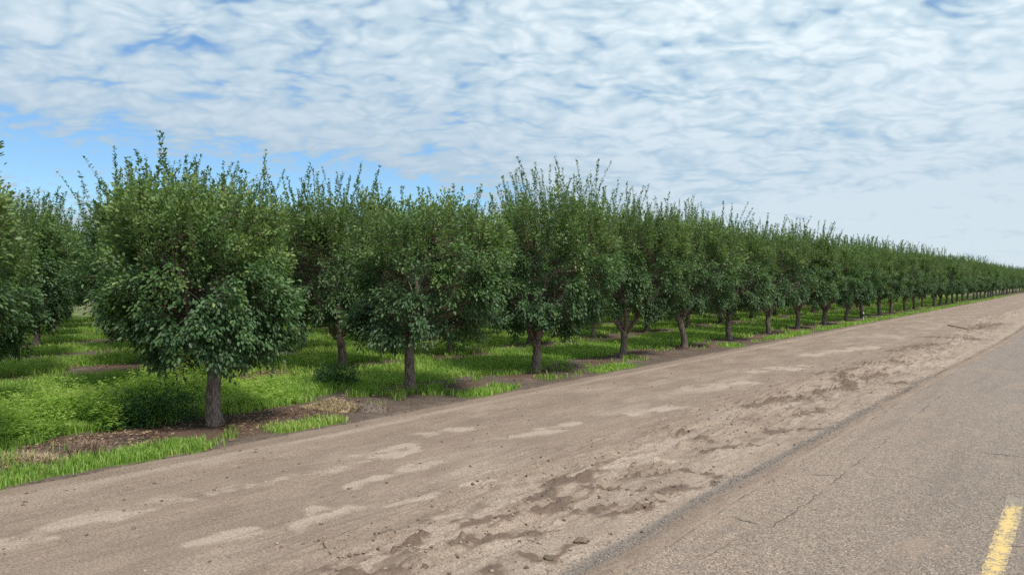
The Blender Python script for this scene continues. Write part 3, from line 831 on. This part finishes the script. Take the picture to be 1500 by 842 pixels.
# ------------------------------------------------------------------ grass, weeds, litter
def sample_ground(n, pmin, pmax, zpow, r, zmax=150):
    """random points of the visible orchard floor, denser near the camera"""
    px = r.uniform(-60, 1560, n)
    u = r.random(n)
    zmin = 8.0
    Z = (zmin ** zpow + u * (zmax ** zpow - zmin ** zpow)) ** (1 / zpow)
    X = (px - 750) / F_PX * Z
    x = X * CT - Z * ST; y = X * ST + Z * CT
    k = (-x > pmin) & (-x < pmax)
    return x[k], y[k], Z[k]
r = np.random.default_rng(21)
x, y, Z = sample_ground(1500000, EDGE_P - .15, 62, .25, r)
g = green_cover(x, y)
clump = fbm(x * 3.3, y * 3.3, 2)
k = r.random(len(x)) < g * (.35 + .9 * clump)
x, y, Z, g, clump = x[k], y[k], Z[k], g[k], clump[k]
if len(x) > 480000: x, y, Z, g, clump = (v[:480000] for v in (x, y, Z, g, clump))
n = len(x)
verge = (-x < EDGE_P + 1.0)
hh = (.10 + .16 * r.random(n)) * (.6 + .8 * fbm(x * .7 + 3, y * .7, 2)) * np.where(verge, .35 + .65 * fbm(x * 1.6 + 9, y * 1.6, 3), 1.0) + .05 * clump
az = r.random(n) * 6.283
c, l, s = blade_mesh(np.stack([x, y, ground_z(x, y) - .01], 1), np.stack([np.cos(az), np.sin(az), 0 * az], 1), hh,
                     .0011 * Z * r.uniform(.6, 1.1, n) + .002, r.uniform(.1, .75, n))
yellow = sstep(.52, .75, fbm(x * .45 + 70, y * .45, 3))
tint = .12 + .42 * r.random(n) + .45 * yellow * r.random(n) + .15 * (clump - .5)
tint = np.where(r.random(n) < .07, 1.0, tint)
tag(link('grass', make_mesh('grass', c, l, s, [M_GRASS], {'tint': np.repeat(np.clip(tint, 0, 1), 2)})),
    'fresh green grass between the tree rows and along the dirt edge', 'grass', kind='stuff')

def weed_mesh(x, y, h, r, nleaf=16, lf=.075, spread=.10):
    n = len(x)
    sid = np.repeat(np.arange(n), nleaf); m = len(sid)
    q = r.random(m) ** .7
    a = r.random(m) * 6.283
    lean = r.normal(0, .14, (n, 2))
    z0 = ground_z(x, y)
    side = np.stack([np.cos(a), np.sin(a), 0 * a], 1)
    pos = np.stack([x[sid] + lean[sid, 0] * h[sid] * q, y[sid] + lean[sid, 1] * h[sid] * q, z0[sid] + h[sid] * q], 1)
    pos += side * (spread * r.random(m) * (1.1 - q * .7))[:, None]
    ld = norm(side + np.array([0, 0, .55]) * r.random(m)[:, None]); ln = norm(np.array([0, 0, 1.0]) + r.normal(0, .3, (m, 3)))
    L = lf * r.uniform(.6, 1.2, m) * (1.15 - .5 * q)
    c, l, s = leaf_mesh(pos, ld, ln, L, L * .40, .15, .25)
    return (c, l, s), q
r = np.random.default_rng(33)
n = 8000
wx_ = -r.uniform(15.0, 19.7, n); wy = r.uniform(-3, 16.5, n)
px, py, _ = project(wx_, wy)
# denser to the left of the nearest trunk, thinning out towards its right
dn = (1 - sstep(340, 470, px)) * sstep(P1 + .75, P1 + 1.5, -wx_ + .8 * (fbm(wy * .6, wy * 0 + 2, 2) - .5)) * sstep(.38, .60, fbm(wx_ * .8, wy * .8, 3)) * (1 - .6 * sstep(18.6, 19.4, -wx_))
k = r.random(n) < dn
wx1, wy1 = wx_[k], wy[k]
h1 = r.uniform(.22, .95, len(wx1)) * (.10 + 1.25 * fbm(wx1 * .6, wy1 * .6 + 4, 2)) * (1 - .35 * sstep(250, 430, px[k]))
n = 5200
x2, y2, Z2 = sample_ground(n, P1 + .8, 55, .7, r, 110)
k = r.random(len(x2)) < green_cover(x2, y2) * .5 * sstep(.42, .62, fbm(x2 * .35 + 9, y2 * .35, 2))
x2, y2 = x2[k], y2[k]; h2 = r.uniform(.15, .42, len(x2))
(a_, qa) = weed_mesh(wx1, wy1, h1, r, 30, .105, .10)
(b_, qb) = weed_mesh(x2, y2, h2, r, 12, .13, .11)
c, l, s = merge([a_, b_])
q = np.concatenate([qa, qb])
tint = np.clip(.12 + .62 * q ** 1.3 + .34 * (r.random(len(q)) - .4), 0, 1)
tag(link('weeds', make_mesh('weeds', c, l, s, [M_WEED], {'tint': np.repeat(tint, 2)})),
    'knee-high leafy yellow-green weeds between the first two tree rows', 'weeds', kind='stuff')

def bush(px, py, wd, ht, seed, label):
    x0, y0, Z0 = place(px, py)
    r = np.random.default_rng(seed)
    n = int(2000 * wd * ht + 600)
    a = r.random(n) * 6.283; el = np.arcsin(r.random(n)); rr = (.35 + .65 * r.random(n) ** .6) * (.45 + 1.1 * fbm(np.cos(a) * 2 + seed, np.sin(a) * 2 + el * 2, 2))
    side = np.stack([np.cos(a) * np.cos(el), np.sin(a) * np.cos(el), np.sin(el)], 1)
    pos = side * rr[:, None] * np.array([wd / 2, wd / 2, ht])
    pos[:, 2] += .03
    L = r.uniform(.05, .10, n)
    c, l, s = leaf_mesh(pos, norm(side + r.normal(0, .5, (n, 3)) + np.array([0, 0, .3])), norm(np.array([0, 0, 1.]) + side * .5 + r.normal(0, .4, (n, 3))), L, L * .45, .15, .2)
    root = empty('leafy_bush', (x0, y0, float(ground_z(np.array([x0]), np.array([y0]))[0])))
    link('foliage', make_mesh('foliage', c, l, s, [M_BUSH], {'tint': np.repeat(np.clip(r.random(n) * .6 + .4 * (pos[:, 2] / ht - .4), 0, 1), 2)}), root)
    st_ = [tube(np.array([[0, 0, -.03], [math.cos(k) * wd * .12, math.sin(k) * wd * .12, ht * .4], [math.cos(k) * wd * .3, math.sin(k) * wd * .3, ht * .85]]), [.009, .006, .003], 5) for k in np.arange(7) * .9]
    c, l, s = merge(st_)
    link('stem', make_mesh('stem', c, l, s, [M_TWIG], None, True), root)
    tag(root, label, 'bush')
bush(487, 566, 1.45, .55, 3, 'low dark green bush in front of the second-row trunk')
bush(225, 622, 1.7, .66, 4, 'dark leafy bush among pale weeds, left of the nearest trunk')

# fallen leaves, bark and twigs on the bare strips under the trees
r = np.random.default_rng(44)
x, y, Z = sample_ground(300000, EDGE_P + .1, 44, .5, r, 70)
d = np.abs(np.mod(-x - P1 + ROW / 2, ROW) - ROW / 2)
k = r.random(len(x)) < (1 - sstep(.5, 1.6, d)) * (1 - green_cover(x, y)) * (.06 + .9 * sstep(.45, .68, fbm(x * .9 + 3, y * .9, 3)))
x, y, Z = x[k][:26000], y[k][:26000], Z[k][:26000]; n = len(x)
a = r.random(n) * 6.283
stick = r.random(n) < .3
L = np.where(stick, r.uniform(.06, .22, n), r.uniform(.04, .09, n)); Wd = np.where(stick, .012, L * .5)
c, l, s = leaf_mesh(np.stack([x, y, ground_z(x, y) + r.uniform(.004, .05, n)], 1), np.stack([np.cos(a), np.sin(a), r.uniform(-.2, .35, n)], 1), norm(np.array([0, 0, 1.]) + r.normal(0, .35, (n, 3))), L, Wd, .2, .0)
tag(link('leaf_litter', make_mesh('leaf_litter', c, l, s, [M_LITTER], {'tint': np.repeat(r.random(n) ** 1.3, 2)})),
    'brown fallen leaves and twigs on the bare soil under the trees', 'leaf litter', kind='stuff')

# ------------------------------------------------------------------ single small things
def heap(name, px, py, rx, ry, h, mat, label, cat, strands=0, smat=None, seed=1, slen=.3):
    r = np.random.default_rng(seed)
    x0, y0, _ = place(px, py)
    root = empty(name, (x0, y0, float(ground_z(np.array([x0]), np.array([y0]))[0])), YAW)
    u = np.linspace(0, 1, 22); a = np.linspace(0, 2 * math.pi, 48, endpoint=False)
    U, A = np.meshgrid(u, a, indexing='ij')
    rad = U * (.8 + .4 * vnoise(np.cos(A) * 1.5 + seed + 8, np.sin(A) * 1.5 + 8))
    X = rad * np.cos(A) * rx; Y = rad * np.sin(A) * ry
    Zz = h * (1 - sstep(0, 1, U)) * (.6 + .8 * fbm(X * 3 + seed, Y * 3, 3)) + .09 * (fbm(X * 9 + 5, Y * 9, 4, .65) - .5) - .05 * U ** 3
    co = np.stack([X, Y, Zz], -1).reshape(-1, 3); m, n = U.shape
    idx = np.arange(m * n).reshape(m, n)
    q = np.stack([idx[:-1], idx[1:], np.roll(idx[1:], -1, 1), np.roll(idx[:-1], -1, 1)], -1).reshape(-1, 4)
    link('mound', make_mesh('mound', co, q.ravel(), np.arange(len(q)) * 4, [mat], None, True), root)
    if strands:
        a = r.random(strands) * 6.283; u = np.sqrt(r.random(strands)) * .95
        X = u * np.cos(a) * rx; Y = u * np.sin(a) * ry
        z = h * (1 - sstep(0, 1, u)) * (.6 + .8 * fbm(X * 3 + seed, Y * 3, 3))
        b = r.random(strands) * 6.283
        c, l, s = blade_mesh(np.stack([X, Y, z - .02], 1), np.stack([np.cos(b), np.sin(b), 0 * b], 1), slen * r.uniform(.3, 1, strands), np.full(strands, .011), r.uniform(.5, 2.0, strands))
        link('stalks', make_mesh('stalks', c, l, s, [smat or mat], None), root)
    tag(root, label, cat)
    return root
heap('straw_heap', 487, 603, .72, .38, .15, M_STRAW, 'pale yellow straw heap beside the left-leaning trunk', 'straw', 1500, M_STRAW, 3, .16)
heap('soil_mound', 541, 603, .58, .32, .16, M_MOUND, 'low dark mound of soil and bark right of the straw heap', 'mound', 260, M_DRY, 4, .10)
heap('dry_weed_clump', 126, 668, .34, .24, .08, M_MOUND, 'clump of brown dried stalks on bare soil at lower left', 'weeds', 320, M_DRY, 5, .30)
heap('dry_grass_clump', 30, 684, .7, .25, .05, M_MOUND, 'flattened pale dry grass behind the green verge at far left', 'grass', 500, M_STRAW, 6, .26)

def clod(px, py, size, seed, label, flat=.55):
    r = np.random.default_rng(seed)
    x0, y0, _ = place(px, py)
    V, F = ICO_V.copy(), ICO_F.copy()
    for _k in range(3):                         # subdivide
        vs = list(map(tuple, V)); cache = {}; nf = []
        def midp(a, b):
            key = (min(a, b), max(a, b))
            if key not in cache:
                v = (np.array(vs[a]) + np.array(vs[b])) / 2; v /= np.linalg.norm(v)
                cache[key] = len(vs); vs.append(tuple(v))
            return cache[key]
        for a, b, c in F:
            ab, bc, ca = midp(a, b), midp(b, c), midp(c, a)
            nf += [(a, ab, ca), (b, bc, ab), (c, ca, bc), (ab, bc, ca)]
        V, F = np.array(vs), np.array(nf)
    nse = fbm(V[:, 0] * 1.7 + seed * 3 + V[:, 2], V[:, 1] * 1.7 + V[:, 2] * 1.3 + 9, 4, .6)
    V = V * (.45 + 1.1 * nse)[:, None] * size * np.array([1.25, .85, flat])
    o = link('dirt_clod', make_mesh('dirt_clod', V, F.ravel(), np.arange(len(F)) * 3, [M_CLOD], None, False))
    o.location = (x0, y0, float(dirt_z(np.array([x0]), np.array([y0]))[0]) + size * .15)
    o.rotation_euler = (0, 0, seed * 1.3)
    tag(o, label, 'clod', 'loose clods on the churned dirt')
clod(851, 795, .075, 1, 'largest dark clod of dirt, standing up from the pale churned soil')
clod(803, 821, .050, 2, 'low dark clod to the lower left of the largest clod')
clod(946, 744, .060, 3, 'dark crumbly clod near the gravel line, right of centre bottom')
clod(935, 750, .035, 4, 'small dark clod touching the crumbly clod by the gravel line')
clod(992, 714, .035, 5, 'small dark clod nearest the end of the dark V-shaped patch')
clod(632, 806, .055, 6, 'flat dark clod at the bottom, left of centre')
clod(621, 833, .040, 7, 'dark clod at the very bottom edge, left of centre')
clod(808, 705, .030, 8, 'small clod beside the dark streaks in mid dirt')
clod(895, 782, .028, 9, 'small flat clod just right of the largest clod')
clod(926, 727, .022, 10, 'tiny clod above the crumbly clod by the gravel line')
clod(1093, 633, .040, 11, 'dark clod in the churned dirt beyond the gravel, mid right')

def stick(px_pts, rad, label, name='fallen_stick', lift=.0, mat=M_STICK):
    P = []
    for (a, b) in px_pts:
        x0, y0, _ = place(a, b); P.append([x0, y0, float(dirt_z(np.array([x0]), np.array([y0]))[0]) + rad + lift])
    P = np.array(P); o0 = P[0].copy()
    kk = np.linspace(0, len(P) - 1, 6 * (len(P) - 1) + 1); i = np.minimum(kk.astype(int), len(P) - 2); f = (kk - i)[:, None]
    P = P[i] * (1 - f) + P[i + 1] * f
    for _k in range(3): P[1:-1] = (P[:-2] + 2 * P[1:-1] + P[2:]) / 4
    c, l, s = tube(P - o0, np.linspace(rad, rad * .5, len(P)), 6)
    o = link(name, make_mesh(name, c, l, s, [mat], None, True)); o.location = o0
    tag(o, label, 'stick', 'sticks lying on the dirt')
stick([(473, 799), (481, 811), (492, 818), (507, 822)], .008, 'thin curved stick on the packed dirt at bottom left')
stick([(517, 817), (528, 815)], .010, 'short dark stick right of the curved one')
stick([(468, 801), (474, 798)], .006, 'tiny dark twig at the tip of the curved stick')
stick([(1389, 477), (1408, 481), (1427, 486)], .045, 'long pale pole lying across the dirt far right', 'fallen_pole', .02, M_STRAW)

# short irrigation riser between two roadside trunks
x0, y0, Z0 = place(1265, 470)
root = empty('irrigation_riser', (x0, y0, float(ground_z(np.array([x0]), np.array([y0]))[0])))
c, l, s = tube([(0, 0, -.05), (0, 0, .28), (0, 0, .30)], [.035, .035, .03], 12)
link('pipe', make_mesh('pipe', c, l, s, [M_WHITE], None, True), root)
c, l, s = tube([(0, 0, .30), (0, 0, .32), (0, 0, .44), (0, 0, .46)], [.04, .06, .06, .04], 12)
link('valve', make_mesh('valve', c, l, s, [M_BLACK], None, True), root)
c, l, s = tube([(0, 0, .46), (0, 0, .60), (0, 0, .64)], [.045, .045, .02], 12)
link('cap', make_mesh('cap', c, l, s, [M_WHITE], None, True), root)
tag(root, 'small white riser with a black band between far roadside trunks', 'irrigation riser')
